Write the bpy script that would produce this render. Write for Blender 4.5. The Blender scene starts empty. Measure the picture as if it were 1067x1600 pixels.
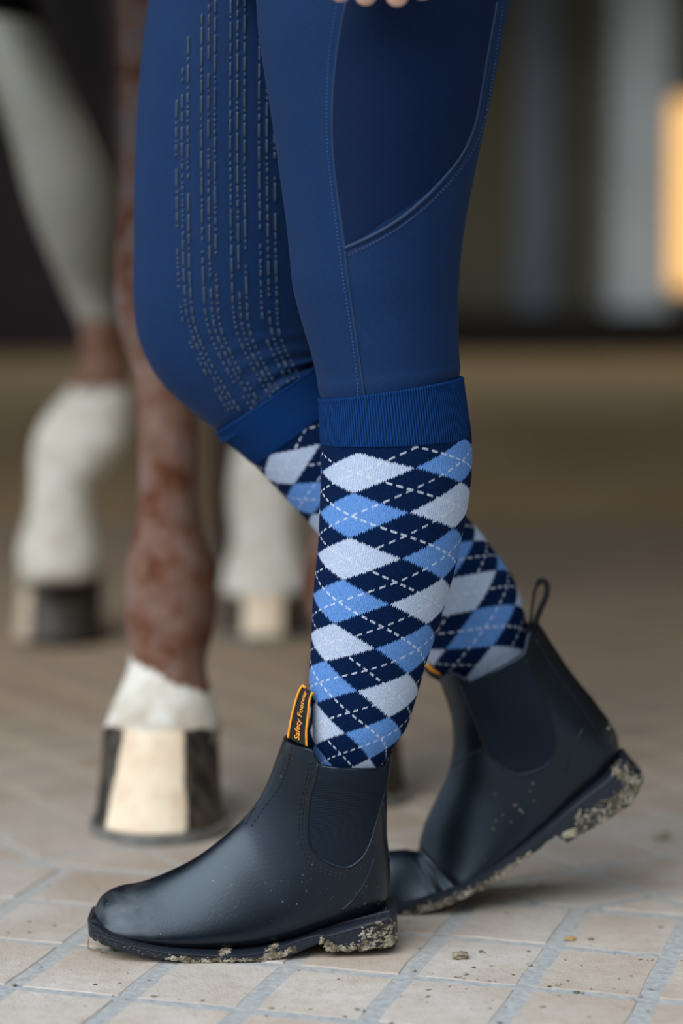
import bpy, bmesh, math, random
import numpy as np
from mathutils import Vector, noise
from mathutils.bvhtree import BVHTree

# ------------------------------------------------------------------ camera, world, light, exposure
C = bpy.context.scene.collection
S = bpy.context.scene
FPX, CAM_H = 3600.0, 0.60
TH = math.atan(400.0 / FPX)
cd = bpy.data.cameras.new('camera'); cam = bpy.data.objects.new('camera', cd); C.objects.link(cam)
cd.sensor_fit = 'VERTICAL'; cd.sensor_height = 36; cd.sensor_width = 24
cd.lens = FPX * 36 / 1600
cam.location = (0, 0, CAM_H); cam.rotation_euler = (math.pi / 2 - TH, 0, 0)
cd.clip_start = 0.05; cd.clip_end = 200
cd.dof.use_dof = True; cd.dof.focus_distance = 1.94; cd.dof.aperture_fstop = 1.8
S.camera = cam
S.view_settings.view_transform = 'Standard'; S.view_settings.look = 'None'
S.view_settings.exposure = 0.0; S.view_settings.gamma = 1; S.view_settings.use_curve_mapping = False
S.cycles.use_denoising = True
w = bpy.data.worlds.new('overcast_sky'); S.world = w; w.use_nodes = True
bg = w.node_tree.nodes['Background']; bg.inputs[0].default_value = (0.74, 0.87, 1.0, 1); bg.inputs[1].default_value = 0.5
_t = w.node_tree.nodes.new('ShaderNodeTexCoord'); _s = w.node_tree.nodes.new('ShaderNodeSeparateXYZ'); _r = w.node_tree.nodes.new('ShaderNodeMapRange')   # overcast: zenith brighter than the horizon
w.node_tree.links.new(_t.outputs['Generated'], _s.inputs[0]); w.node_tree.links.new(_s.outputs[2], _r.inputs[0])
_r.inputs[1].default_value = 0; _r.inputs[2].default_value = 1; _r.inputs[3].default_value = .8; _r.inputs[4].default_value = 1.9
w.node_tree.links.new(_r.outputs[0], bg.inputs[1])
sun = bpy.data.objects.new('sun', bpy.data.lights.new('sun', 'SUN')); C.objects.link(sun)
sun.data.energy = 2.3; sun.data.angle = math.radians(50); sun.data.color = (1.0, 0.98, 0.95)
sun.rotation_euler = (math.radians(46), 0, math.radians(-38))

# ------------------------------------------------------------------ helpers
CT, ST = math.cos(TH), math.sin(TH)
def ray(px, py):
    xr = (px - 533.5) / FPX; yr = (800 - py) / FPX
    return Vector((xr, CT + yr * ST, -ST + yr * CT))
def P(px, py, Y):
    d = ray(px, py); return Vector((d.x / d.y * Y, Y, CAM_H + d.z / d.y * Y))
def G(px, py, z=0.0):
    d = ray(px, py); k = (z - CAM_H) / d.z; return Vector((d.x * k, d.y * k, z))
def lerp(a, b, t): return a + (b - a) * t

def root(name, loc, label=None, cat=None, group=None, kind=None):
    o = bpy.data.objects.new(name, None); C.objects.link(o); o.location = loc; o.empty_display_size = .05
    tag(o, label, cat, group, kind); return o
def tag(o, label=None, cat=None, group=None, kind=None):
    if label: o['label'] = label
    if cat: o['category'] = cat
    if group: o['group'] = group
    if kind: o['kind'] = kind
    return o
def offset(o):
    v = Vector((0, 0, 0))
    while o: v = v + o.location; o = o.parent
    return v
def mk(name, verts, faces, mats, parent=None, uvs=None, smooth=True, mi=None, col=None, vals=None):
    """one mesh object; verts are world coordinates"""
    off = offset(parent) if parent else Vector((0, 0, 0))
    me = bpy.data.meshes.new(name)
    me.from_pydata([tuple(Vector(v) - off) for v in verts], [], faces)
    if not isinstance(mats, (list, tuple)): mats = [mats]
    for m in mats: me.materials.append(m)
    if mi: me.polygons.foreach_set('material_index', mi)
    if uvs:
        L = me.uv_layers.new(name='UVMap')
        idx = np.empty(len(me.loops), int); me.loops.foreach_get('vertex_index', idx)
        L.data.foreach_set('uv', np.array(uvs, float)[idx].ravel())
    if vals:
        for k, arr in vals.items():
            a = me.attributes.new(k, 'FLOAT', 'POINT'); a.data.foreach_set('value', np.array(arr, float))
    me.polygons.foreach_set('use_smooth', [smooth] * len(me.polygons))
    me.update()
    o = bpy.data.objects.new(name, me); C.objects.link(o)
    if parent: o.parent = parent
    return o

def catmull(rows, sub):
    A = np.array(rows, float); n = len(A); out = []
    for i in range(n - 1):
        p0 = A[max(i - 1, 0)]; p1 = A[i]; p2 = A[i + 1]; p3 = A[min(i + 2, n - 1)]
        for k in range(sub):
            t = k / sub
            out.append(.5 * ((2 * p1) + (-p0 + p2) * t + (2 * p0 - 5 * p1 + 4 * p2 - p3) * t * t + (-p0 + 3 * p1 - 3 * p2 + p3) * t ** 3))
    out.append(A[-1]); return np.array(out)

def grid_faces(nr, nc, base=0):
    return [(base + i * nc + j, base + (i + 1) * nc + j, base + (i + 1) * nc + j + 1, base + i * nc + j + 1)
            for i in range(nr - 1) for j in range(nc - 1)]

def loft(rows, sub=6, m=72, disp=None, cap=True):
    """rows: (Lx,Lz,Ly, Rx,Rz,Ry, d): ring through L and R (world), half thickness d along Y.  theta 0 faces the camera, +90 is R"""
    R = catmull(rows, sub); V = []; UV = []; TH_ = []; s = 0; prev = None
    for i, r in enumerate(R):
        L = Vector((r[0], r[2], r[1])); Q = Vector((r[3], r[5], r[4])); c = (L + Q) / 2; h = (Q - L) / 2
        if prev is not None: s += (c - prev).length
        prev = c
        for j in range(m + 1):
            th = -math.pi + 2 * math.pi * j / m
            k = 1.0
            if disp: k += disp(i / (len(R) - 1), th, s)
            V.append(c + h * (math.sin(th) * k) + Vector((0, -1, 0)) * (math.cos(th) * r[6] * k))
            UV.append((th / (math.pi / 2), s)); TH_.append(th)
    n = len(R); F = grid_faces(n, m + 1)
    if cap:
        for i, rev in ((0, 1), (n - 1, 0)):
            c = sum((V[i * (m + 1) + j] for j in range(m)), Vector()) / m
            V.append(c); UV.append((0, 0)); TH_.append(0); b = len(V) - 1
            for j in range(m):
                a1, a2 = i * (m + 1) + j, i * (m + 1) + j + 1
                F.append((b, a2, a1) if not rev else (b, a1, a2))
    return V, F, UV, TH_
def prow(lx, ly, rx, ry, Y, d, Y2=None):
    a = P(lx, ly, Y); b = P(rx, ry, Y if Y2 is None else Y2)
    return (a.x, a.z, a.y, b.x, b.z, b.y, d)
def wrow(x, y, z, hx, d, tilt=0):
    return (x - hx, z - tilt, y, x + hx, z + tilt, y, d)

def merge(*parts):
    V, F, UV = [], [], []
    for p in parts:
        b = len(V); V += list(p[0]); F += [tuple(i + b for i in f) for f in p[1]]
        UV += list(p[2]) if len(p) > 2 and p[2] else [(0, 0)] * len(p[0])
    return V, F, UV

def tube(pts, r, m=6, close=False):
    V, F = [], []; n = len(pts)
    for i, p in enumerate(pts):
        a = pts[max(i - 1, 0)]; b = pts[min(i + 1, n - 1)]; t = (b - a)
        if t.length < 1e-9: t = Vector((0, 0, 1))
        t.normalize(); u = t.orthogonal().normalized()
        ref = Vector((0, 1, 0)); u = (ref - t * ref.dot(t))
        if u.length < 1e-4: u = t.orthogonal()
        u.normalize(); v = t.cross(u)
        rr = r[i] if isinstance(r, (list, tuple)) else r
        for j in range(m):
            an = 2 * math.pi * j / m; V.append(p + (u * math.cos(an) + v * math.sin(an)) * rr)
    for i in range(n - 1):
        for j in range(m):
            F.append((i * m + j, i * m + (j + 1) % m, (i + 1) * m + (j + 1) % m, (i + 1) * m + j))
    F.append(tuple(range(m))[::-1]); F.append(tuple(range((n - 1) * m, n * m)))
    return V, F

def bvh(V, F): return BVHTree.FromPolygons([tuple(v) for v in V], F)
def proj(tree, px, py, off=0.0):
    o = Vector((0, 0, CAM_H)); d = ray(px, py).normalized()
    h, n, i, dist = tree.ray_cast(o, d)
    if h is None: return None, None
    if n.dot(d) > 0: n = -n
    return h + n * off, n
def path(pts, step=4, smooth=8):
    """resample pixel polyline through catmull, roughly equal steps"""
    R = catmull(pts, smooth); out = [R[0]]; acc = 0
    for a, b in zip(R[:-1], R[1:]):
        L = np.linalg.norm(b - a); pos = 0
        while acc + (L - pos) >= step:
            pos += step - acc; acc = 0; out.append(a + (b - a) * pos / L)
        acc += L - pos
    return out
def seam(tree, pts, r=.0007, off=.0002, step=4):
    q = [proj(tree, x, y, off)[0] for x, y in path(pts, step)]
    q = [p for p in q if p is not None]
    return tube(q, r, 6)
def stitches(tree, pts, dash=5, gap=3, r=.0004, off=.0004):
    """row of thread stitches along a pixel path"""
    P_ = path(pts, 1.0); out = []; i = 0
    while i + dash < len(P_):
        a = proj(tree, *P_[i], off)[0]; b = proj(tree, *P_[i + dash], off)[0]
        if a is not None and b is not None: out.append(tube([a, (a + b) / 2, b], [r * .6, r, r * .6], 5))
        i += dash + gap
    return merge(*out)
def patch(tree, left, right, nu=24, nv=28, off=.0006):
    """surface patch between two pixel curves (same direction), laid on the tree"""
    Lc = catmull(left, 12); Rc = catmull(right, 12); V = []; UV = []
    for i in range(nv + 1):
        a = Lc[int(round(i / nv * (len(Lc) - 1)))]; b = Rc[int(round(i / nv * (len(Rc) - 1)))]
        for j in range(nu + 1):
            q = a + (b - a) * j / nu; p, n = proj(tree, q[0], q[1], off)
            V.append(p if p is not None else None); UV.append((j / nu, i / nv))
    for i in range(len(V)):      # holes take their neighbour's place
        if V[i] is None:
            k = next((V[q] for d in range(1, 60) for q in (i - d, i + d) if 0 <= q < len(V) and V[q] is not None), Vector())
            V[i] = k.copy()
    return V, grid_faces(nv + 1, nu + 1), UV

# ---- node helper
class X:
    def __init__(s, nt, sock): s.nt = nt; s.s = sock
    def _m(s, op, *o):
        n = s.nt.nodes.new('ShaderNodeMath'); n.operation = op
        for i, v in enumerate((s,) + o):
            if isinstance(v, X): s.nt.links.new(v.s, n.inputs[i])
            else: n.inputs[i].default_value = v
        return X(s.nt, n.outputs[0])
    def __add__(s, o): return s._m('ADD', o)
    def __sub__(s, o): return s._m('SUBTRACT', o)
    def __mul__(s, o): return s._m('MULTIPLY', o)
    def lt(s, o): return s._m('LESS_THAN', o)
    def gt(s, o): return s._m('GREATER_THAN', o)
    def fr(s): return s._m('FRACT')
    def fl(s): return s._m('FLOOR')
    def ab(s): return s._m('ABSOLUTE')
    def mod2(s): return ((s * .5).fr() * 2)
    def mx(s, o): return s._m('MAXIMUM', o)
def newmat(name, rough=.6, base=(.5, .5, .5), sheen=0, spec=.5, coat=0):
    m = bpy.data.materials.new(name); m.use_nodes = True; nt = m.node_tree
    b = nt.nodes['Principled BSDF']
    b.inputs['Base Color'].default_value = (*base, 1); b.inputs['Roughness'].default_value = rough
    b.inputs['Specular IOR Level'].default_value = spec; b.inputs['Sheen Weight'].default_value = sheen
    b.inputs['Coat Weight'].default_value = coat; b.inputs['Coat Roughness'].default_value = .35
    return m, nt, b
def s2l(r, g, b): return tuple(((c / 255 + .055) / 1.055) ** 2.4 if c / 255 > .04045 else c / 255 / 12.92 for c in (r, g, b))
def mix(nt, f, a, b):
    n = nt.nodes.new('ShaderNodeMix'); n.data_type = 'RGBA'
    for k, v in ((0, f), (6, a), (7, b)):
        if isinstance(v, X): nt.links.new(v.s, n.inputs[k])
        elif k and isinstance(v, tuple): n.inputs[k].default_value = (*v, 1)
        else: n.inputs[k].default_value = v
    return X(nt, n.outputs[2])
def tc(nt, out='Object', scale=None):
    n = nt.nodes.new('ShaderNodeTexCoord'); s = n.outputs[out]
    if scale is not None:
        mp = nt.nodes.new('ShaderNodeMapping'); nt.links.new(s, mp.inputs[0]); mp.inputs['Scale'].default_value = scale; s = mp.outputs[0]
    return s
def noi(nt, scale, detail=3, vec=None, rough=.5):
    n = nt.nodes.new('ShaderNodeTexNoise'); n.inputs['Scale'].default_value = scale; n.inputs['Detail'].default_value = detail
    n.inputs['Roughness'].default_value = rough
    nt.links.new(vec if vec else tc(nt), n.inputs['Vector']); return X(nt, n.outputs[0])
def ramp(nt, x, a, b):
    n = nt.nodes.new('ShaderNodeMapRange'); nt.links.new(x.s, n.inputs[0]); n.inputs[1].default_value = a; n.inputs[2].default_value = b
    return X(nt, n.outputs[0])
def bump(nt, b, h, strength=.3, dist=.001):
    n = nt.nodes.new('ShaderNodeBump'); n.inputs['Strength'].default_value = strength; n.inputs['Distance'].default_value = dist
    nt.links.new(h.s, n.inputs['Height']); nt.links.new(n.outputs[0], b.inputs['Normal'])
def attr(nt, name):
    n = nt.nodes.new('ShaderNodeAttribute'); n.attribute_name = name; return X(nt, n.outputs['Fac'])
def setc(nt, b, x, inp='Base Color'): nt.links.new(x.s, b.inputs[inp])
def uvxy(nt):
    n = nt.nodes.new('ShaderNodeSeparateXYZ'); nt.links.new(tc(nt, 'UV'), n.inputs[0]); return X(nt, n.outputs[0]), X(nt, n.outputs[1])

# ------------------------------------------------------------------ materials
M = {}
def simple(key, base, rough=.6, nscale=40, vary=.25, bmp=0.0, bscale=200, **k):
    m, nt, b = newmat(key, rough, base, **k)
    f = noi(nt, nscale, 4)
    setc(nt, b, mix(nt, ramp(nt, f, .3, .7), tuple(c * (1 - vary) for c in base), tuple(min(1, c * (1 + vary)) for c in base)))
    if bmp: bump(nt, b, noi(nt, bscale, 3), bmp, .001)
    M[key] = m; return m

def argyle(key):
    m, nt, b = newmat(key, .9, sheen=.0, spec=.08)
    u, v = uvxy(nt)
    tri = ((u * 46).fr() - .5).ab()
    v2 = v + tri * .11
    uq = (u * 46 + .5).fl() * (1 / 46); vq = (v2 * 30).fl() * (1 / 30)
    a = ((uq + .5).fr() - .5).ab(); c = (vq.fr() - .5).ab()
    dia = (a + c).lt(.5) * v.gt(0)
    par = ((uq + .5).fl() + vq.fl() + 100).mod2().gt(.5)
    n1 = noi(nt, 900, 2, tc(nt)); n2 = noi(nt, 60, 2, tc(nt))
    navy = mix(nt, ramp(nt, n1, .3, .7), s2l(2, 22, 56), s2l(8, 36, 78))
    blue = mix(nt, ramp(nt, n1, .3, .75), s2l(76, 128, 205), s2l(126, 172, 232))
    white = mix(nt, ramp(nt, n1, .3, .7), s2l(168, 188, 220), s2l(214, 224, 242))
    col = mix(nt, dia, navy, mix(nt, par, white, blue))
    col = mix(nt, ramp(nt, tri, .34, .5) * .42, col, mix(nt, dia, s2l(0, 8, 30), s2l(58, 92, 150)))
    g1 = (v - u).fr(); g1 = (g1 - .5).ab(); g2 = ((v + u).fr() - .5).ab()
    dash = (u * 11).fr()
    l1 = g1.lt(.026) * dash.lt(.62); l2 = g2.lt(.026) * (dash - .25).ab().lt(.3)
    knot = noi(nt, 1400, 1, tc(nt)).gt(.42)
    line = l1.mx(l2) * v.gt(-.02) * knot
    col = mix(nt, line * .85, col, s2l(215, 225, 240))
    setc(nt, b, col)
    bump(nt, b, tri * .8 + ((v2 * 30).fr() - .5).ab() * .5 + line * .8 + n2 * .4, .55, .0012)
    M[key] = m
argyle('argyle_knit')

m, nt, b = newmat('rib_knit', .9, sheen=.0, spec=.08)
u, v = uvxy(nt)
rib = ((u * 42).fr() - .5).ab(); row = ((v * 620).fr() - .5).ab()
setc(nt, b, mix(nt, ramp(nt, rib + noi(nt, 500, 2) * .1, .08, .45), s2l(1, 14, 44), s2l(16, 62, 122)))
bump(nt, b, rib + row * .35, .7, .0014); M['rib_knit'] = m

def cloth(key, base, streak=1.0):
    m, nt, b = newmat(key, .6, base, sheen=.04, spec=.16)
    b.inputs['Sheen Tint'].default_value = (.35, .55, 1, 1); b.inputs['Sheen Roughness'].default_value = .4
    w1 = noi(nt, 900, 2, tc(nt, 'Object', (1, 1, .35)))
    setc(nt, b, mix(nt, ramp(nt, w1, .35, .65), tuple(c * .88 for c in base), tuple(c * 1.14 for c in base)))
    bump(nt, b, w1 + noi(nt, 25, 3) * .8, .14, .0015); M[key] = m
cloth('breeches_cloth', s2l(15, 44, 84)); cloth('pocket_cloth', s2l(2, 26, 62)); cloth('jacket_cloth', s2l(10, 16, 34))
simple('seam_cloth', s2l(16, 46, 84), .6); simple('thread', s2l(70, 104, 160), .6); simple('grip_rubber', s2l(60, 74, 90), .28, spec=.6)

def leather(key, dust=1.0):
    m, nt, b = newmat(key, .34, s2l(16, 22, 34), spec=.62)
    b.inputs['Specular Tint'].default_value = (.68, .84, 1, 1)
    big = noi(nt, 14, 4); fine = noi(nt, 420, 3)
    col = mix(nt, ramp(nt, big, .35, .7), s2l(3, 6, 14), s2l(8, 13, 26))
    sp = ramp(nt, noi(nt, 260, 2), .735 - .02 * dust, .80); msk = ramp(nt, noi(nt, 22, 2), .42, .7)
    col = mix(nt, sp * msk * .8, col, s2l(150, 146, 136))
    n = nt.nodes.new('ShaderNodeSeparateXYZ'); nt.links.new(tc(nt), n.inputs[0])
    du = attr(nt, 'dust'); scr = noi(nt, 60, 4, tc(nt, 'Object', (1, 1, 2)))
    col = mix(nt, du * ramp(nt, scr,   .38, .75) * .35, col, s2l(120, 122, 122))
    setc(nt, b, col)
    setc(nt, b, ramp(nt, big, .2, .8) * .10 + .26 + du * .1, 'Roughness')
    bump(nt, b, fine * .5 + big * .5, .16, .001); M[key] = m
leather('boot_leather')
m, nt, b = newmat('elastic_web', .75, s2l(14, 22, 34), sheen=.02, spec=.15)
u, v = uvxy(nt); w_ = ((v * 62).fr() - .5).ab()
setc(nt, b, mix(nt, w_, s2l(15, 24, 36), s2l(30, 42, 56))); bump(nt, b, w_ + ((u * 50).fr() - .5).ab() * .4, .5, .0008); M['elastic_web'] = m
m, nt, b = newmat('sole_rubber', .5, s2l(26, 31, 40), spec=.4)
d1 = noi(nt, 55, 5, rough=.65); d2 = noi(nt, 400, 3); low = attr(nt, 'low')
col = mix(nt, ramp(nt, d1 * .6 + d2 * .25 + low * .46, .56, .80), s2l(26, 32, 44), s2l(132, 127, 116))
setc(nt, b, col); bump(nt, b, d1 + d2, .4, .002); M['sole_rubber'] = m
m, nt, b = newmat('dry_mud', .95, s2l(140, 128, 106), spec=.1)
setc(nt, b, mix(nt, ramp(nt, noi(nt, 130, 4), .35, .68), s2l(92, 82, 64), s2l(186, 178, 160)))
bump(nt, b, noi(nt, 500, 4), 1, .002); M['dry_mud'] = m
simple('black_web', s2l(10, 12, 18), .8); simple('orange_thread', s2l(250, 160, 30), .6, 400, .15)
simple('straw', s2l(170, 140, 90), .7); simple('skin', s2l(226, 178, 158), .5, 60, .08)
simple('iron', s2l(112, 112, 108), .45, 60, .3); simple('hair_tail', s2l(52, 30, 20), .6, 60, .4)

m, nt, b = newmat('horse_coat', .7, spec=.1)
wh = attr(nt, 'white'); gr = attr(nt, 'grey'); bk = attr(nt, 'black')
n1 = noi(nt, 26, 5); n2 = noi(nt, 120, 4, tc(nt, 'Object', (1, 1, .35)))
brown = mix(nt, ramp(nt, n1, .35, .68), s2l(96, 58, 40), s2l(158, 120, 98))
brown = mix(nt, ramp(nt, n2, .3, .75) * .45, brown, s2l(70, 44, 36))
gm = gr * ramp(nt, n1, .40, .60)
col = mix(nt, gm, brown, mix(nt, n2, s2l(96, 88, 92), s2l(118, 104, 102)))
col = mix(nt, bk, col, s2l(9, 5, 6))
edge = ramp(nt, wh + (n2 - .5) * .55 + (noi(nt, 45, 2) - .5) * .45, .44, .56)
whc = mix(nt, ramp(nt, noi(nt, 35, 4), .45, .75), s2l(222, 219, 210), s2l(190, 180, 162))
whc = mix(nt, attr(nt, 'hind_shade'), whc, s2l(150, 152, 146))  # white of the hind thigh greyed: dim indoor light put into the coat colour
whc = mix(nt, attr(nt, 'dirt') * ramp(nt, n1, .35, .6) * .8, whc, s2l(160, 142, 122))
setc(nt, b, mix(nt, edge, col, whc)); bump(nt, b, n2, .4, .003); M['horse_coat'] = m
m, nt, b = newmat('hoof_horn', .5, spec=.35)
pale = attr(nt, 'white'); n1 = noi(nt, 30, 4); n2 = noi(nt, 90, 4, tc(nt, 'Object', (1, 1, .2)))
dk = mix(nt, ramp(nt, n2, .4, .7), s2l(26, 22, 20), s2l(84, 74, 62)); pl = mix(nt, ramp(nt, n1, .35, .72), s2l(236, 220, 194), s2l(214, 186, 158))
setc(nt, b, mix(nt, ramp(nt, pale + (n1 - .5) * .5 + (n2 - .5) * .4, .38, .62), dk, pl)); bump(nt, b, n2, .3, .002); M['hoof_horn'] = m

def paver_mat():
    m, nt, b = newmat('paver_clay', .82, spec=.25)
    oi = nt.nodes.new('ShaderNodeObjectInfo'); r = X(nt, oi.outputs['Random'])
    geo = nt.nodes.new('ShaderNodeNewGeometry'); sp = geo.outputs['Position']
    n1 = noi(nt, 9, 5, sp); n2 = noi(nt, 70, 5, sp, .65); n3 = noi(nt, 330, 3, sp); n4 = noi(nt, 3.2, 2, sp)
    a = mix(nt, ramp(nt, n1, .35, .68), s2l(204, 197, 189), s2l(194, 178, 164))
    a = mix(nt, r * .55, a, s2l(202, 198, 194))
    a = mix(nt, ramp(nt, n2, .45, .72) * .6, a, s2l(178, 162, 148))
    a = mix(nt, ramp(nt, n2, .26, .36)._m('SUBTRACT', 1.0)._m('MULTIPLY', -.6), a, s2l(216, 210, 204))
    a = mix(nt, ramp(nt, n3, .66, .74) * .5, a, s2l(90, 78, 66))
    a = mix(nt, ramp(nt, n4, .5, .62) * .35, a, s2l(158, 134, 112))
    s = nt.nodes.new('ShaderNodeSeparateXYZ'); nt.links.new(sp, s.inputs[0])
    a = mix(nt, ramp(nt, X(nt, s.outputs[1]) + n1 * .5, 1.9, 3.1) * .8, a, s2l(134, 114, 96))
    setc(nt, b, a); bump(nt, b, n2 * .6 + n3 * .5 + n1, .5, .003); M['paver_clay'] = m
paver_mat()
m, nt, b = newmat('sandy_ground', .95, spec=.15)
geo = nt.nodes.new('ShaderNodeNewGeometry'); sp = geo.outputs['Position']
s = nt.nodes.new('ShaderNodeSeparateXYZ'); nt.links.new(sp, s.inputs[0]); yy = X(nt, s.outputs[1])
n1 = noi(nt, 120, 4, sp); n2 = noi(nt, 2, 4, sp)
near = mix(nt, ramp(nt, n1, .35, .7), s2l(158, 161, 163), s2l(180, 181, 180))
far = mix(nt, ramp(nt, n2, .35, .7), s2l(164, 136, 98), s2l(184, 158, 122))
setc(nt, b, mix(nt, ramp(nt, yy + n2, 2.4, 3.9), near, far)); bump(nt, b, n1, .6, .003); M['sandy_ground'] = m
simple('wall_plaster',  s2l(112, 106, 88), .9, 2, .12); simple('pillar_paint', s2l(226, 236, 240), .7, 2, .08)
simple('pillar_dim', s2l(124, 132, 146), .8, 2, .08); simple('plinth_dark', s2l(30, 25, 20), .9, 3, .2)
simple('door_wood', s2l(54, 46, 50), .8, 3, .2); simple('roof_boards', s2l(90, 80, 68), .9, 3, .2)
m, nt, b = newmat('lit_pane', .5, s2l(255, 200, 110)); b.inputs['Emission Color'].default_value = (1, .56, .19, 1); b.inputs['Emission Strength'].default_value = 1.25; M['lit_pane'] = m

# ------------------------------------------------------------------ the setting
def box(x0, x1, y0, y1, z0, z1):
    V = [Vector(p) for p in ((x0, y0, z0), (x1, y0, z0), (x1, y1, z0), (x0, y1, z0), (x0, y0, z1), (x1, y0, z1), (x1, y1, z1), (x0, y1, z1))]
    return V, [(0, 3, 2, 1), (4, 5, 6, 7), (0, 1, 5, 4), (1, 2, 6, 5), (2, 3, 7, 6), (3, 0, 4, 7)]
WY = 14.6
def st(name, b, m, parent=None):
    o = mk(name, b[0], b[1], m, parent, smooth=False)
    if not parent: o['kind'] = 'structure'
    return o
floor = st('floor', box(-9, 9, -4, WY + .5, -.3, -.0009), M['sandy_ground'])
wall = st('wall_back', box(-9, 9, WY, WY + .3, 0, 4.2), M['wall_plaster'])
def wx(px, Y=WY): return P(px, 400, Y).x
st('baseboard_back', box(-9, 9, WY - .62, WY - .01, 0, .27), M['plinth_dark'])
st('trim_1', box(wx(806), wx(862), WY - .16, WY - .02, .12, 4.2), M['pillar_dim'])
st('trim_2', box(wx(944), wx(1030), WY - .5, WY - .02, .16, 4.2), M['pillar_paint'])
d = st('door_1', box(wx(-160), wx(150), WY - .68, WY - .02, 0, 2.4), M['door_wood'])
st('door_plank', box(wx(-30), wx(30), WY - .71, WY - .681, .05, 2.3), M['door_wood'], d)
st('door_plank', box(wx(34), wx(94), WY - .71, WY - .681, .05, 2.3), M['door_wood'], d)
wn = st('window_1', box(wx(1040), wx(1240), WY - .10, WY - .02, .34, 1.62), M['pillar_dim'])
st('pane', box(wx(1046), wx(1138), WY - .12, WY - .101, .40, 1.56), M['lit_pane'], wn)
st('pane', box(wx(1144), wx(1234), WY - .12, WY - .101, .40, 1.56), M['lit_pane'], wn)
st('wall_left', box(-5.3, -5.0, 6.5, WY, 0, 4.2), M['wall_plaster'])
st('added_wall_right', box(3.0, 3.3, -3, WY, 0, 4.2), M['wall_plaster'])  # added unseen wall, run past the camera to block sky on the right
st('ceiling', box(-5.6, 3.3, 1.9, 10.2, 3.3, 3.5), M['roof_boards'])
st('ceiling', box(-5.6, 3.3, 11.7, WY + .5, 3.3, 3.5), M['roof_boards'])      # gap between the two added to light the back wall and far ground
st('added_wall_front', box(-2.2, 3.3, -5.3, -5.0, 0, 4.2), M['plinth_dark'])          # unseen wall added behind the camera to darken boot reflections and legs

# pavers
random.seed(4)
def prism(poly, ztop, h=.03, bev=.0010, jit=.0013, rnd=random):
    """stone from a plan polygon: uneven edges, rounded arris, sides going down"""
    pts = []
    n = len(poly)
    for i in range(n):
        a, b_ = Vector(poly[i]), Vector(poly[(i + 1) % n])
        L = (b_ - a).length; k = 3 if L > .04 else 1
        nn = Vector((b_ - a).yx).normalized() if L > 0 else Vector((0, 0)); nn = Vector((nn.x, -nn.y))
        for j in range(k):
            q = a.lerp(b_, j / k) + nn * rnd.uniform(-jit, jit) * (1 if j else .3); pts.append(q)
    c = sum(pts, Vector((0, 0))) / len(pts); m = len(pts); V = []
    for f, z in ((0, ztop - h), (0, ztop - bev), (1, ztop)):
        for q in pts:
            dd = c - q; s = q + dd.normalized() * bev * 1.4 * f if dd.length > 0 else q
            V.append(Vector((s.x, s.y, z)))
    F = [tuple(range(2 * m, 3 * m))]
    for l in range(2):
        for j in range(m): F.append((l * m + j, l * m + (j + 1) % m, (l + 1) * m + (j + 1) % m, (l + 1) * m + j))
    return V, F
def clip(poly, n, qmin):
    out = []
    for i in range(len(poly)):
        a, b_ = poly[i], poly[(i + 1) % len(poly)]; da = a.dot(n) - qmin; db = b_.dot(n) - qmin
        if da >= 0: out.append(a)
        if da * db < 0: out.append(a.lerp(b_, da / (da - db)))
    return out
n1v = Vector((.286, .958)); h1v = Vector((.958, -.286)); QB = 2.053
tiles = []
J = .008
def addtiles(e, n, pe, pn, e0, n0, rng, test):
    for i in range(-rng, rng):
        for j in range(-rng, rng):
            a0 = e0 + i * pe + J; a1 = e0 + (i + 1) * pe - J; b0 = n0 + j * pn + J * .7; b1 = n0 + (j + 1) * pn - J * .7
            poly = [e * a0 + n * b0, e * a1 + n * b0, e * a1 + n * b1, e * a0 + n * b1]
            poly = test(poly)
            if len(poly) < 3: continue
            c = sum(poly, Vector((0, 0))) / len(poly)
            ar = abs(sum(poly[k].x * poly[(k + 1) % len(poly)].y - poly[(k + 1) % len(poly)].x * poly[k].y for k in range(len(poly)))) / 2
            if ar < .0006 or c.y < 1.45 or c.y > 5.2 or abs(c.x) > .30 * c.y + .15: continue
            tiles.append((poly, c))
addtiles(h1v, n1v, .102, .120, -.383, 1.813, 26, lambda p: p if (sum(p, Vector((0, 0))) / 4).dot(n1v) < QB else [])
an = math.radians(-57); e2 = Vector((math.cos(an), math.sin(an))); n2v = Vector((-math.sin(an), math.cos(an)))
addtiles(e2, n2v, .108, .108, 0, 0, 60, lambda p: clip(p, n1v, QB + J))
vis = lambda c: 1 if abs(c.x) < .152 * c.y + .05 and c.y > 1.72 else 0
tiles.sort(key=lambda t: (-vis(t[1]), t[1].y))
rest = []
for k, (poly, c) in enumerate(tiles):
    b_ = prism([tuple(q) for q in poly], random.uniform(-.0007, .0007))
    if k < 300 and vis(c):
        off = Vector((c.x, c.y, 0))
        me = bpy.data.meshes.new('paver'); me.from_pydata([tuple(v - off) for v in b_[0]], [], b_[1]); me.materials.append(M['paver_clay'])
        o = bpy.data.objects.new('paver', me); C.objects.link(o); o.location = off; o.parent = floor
    else: rest.append(b_)
V, F, _ = merge(*rest); o = mk('outer_pavers', V, F, M['paver_clay'], floor, smooth=False); o['kind'] = 'stuff'

# ------------------------------------------------------------------ lumps (mud, crumbs)
def ico(c, r, sq=(1, 1, 1), seed=0, sub=1, rough=.35):
    bm = bmesh.new(); bmesh.ops.create_icosphere(bm, subdivisions=sub, radius=1)
    V = []
    for v in bm.verts:
        k = 1 + rough * noise.noise(v.co * 1.7 + Vector((seed * 3.1, seed * 1.7, 0))) * 2
        V.append(Vector((v.co.x * r * sq[0] * k, v.co.y * r * sq[1] * k, v.co.z * r * sq[2] * k)) + c)
    F = [tuple(v.index for v in f.verts) for f in bm.faces]; bm.free(); return V, F

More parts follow.
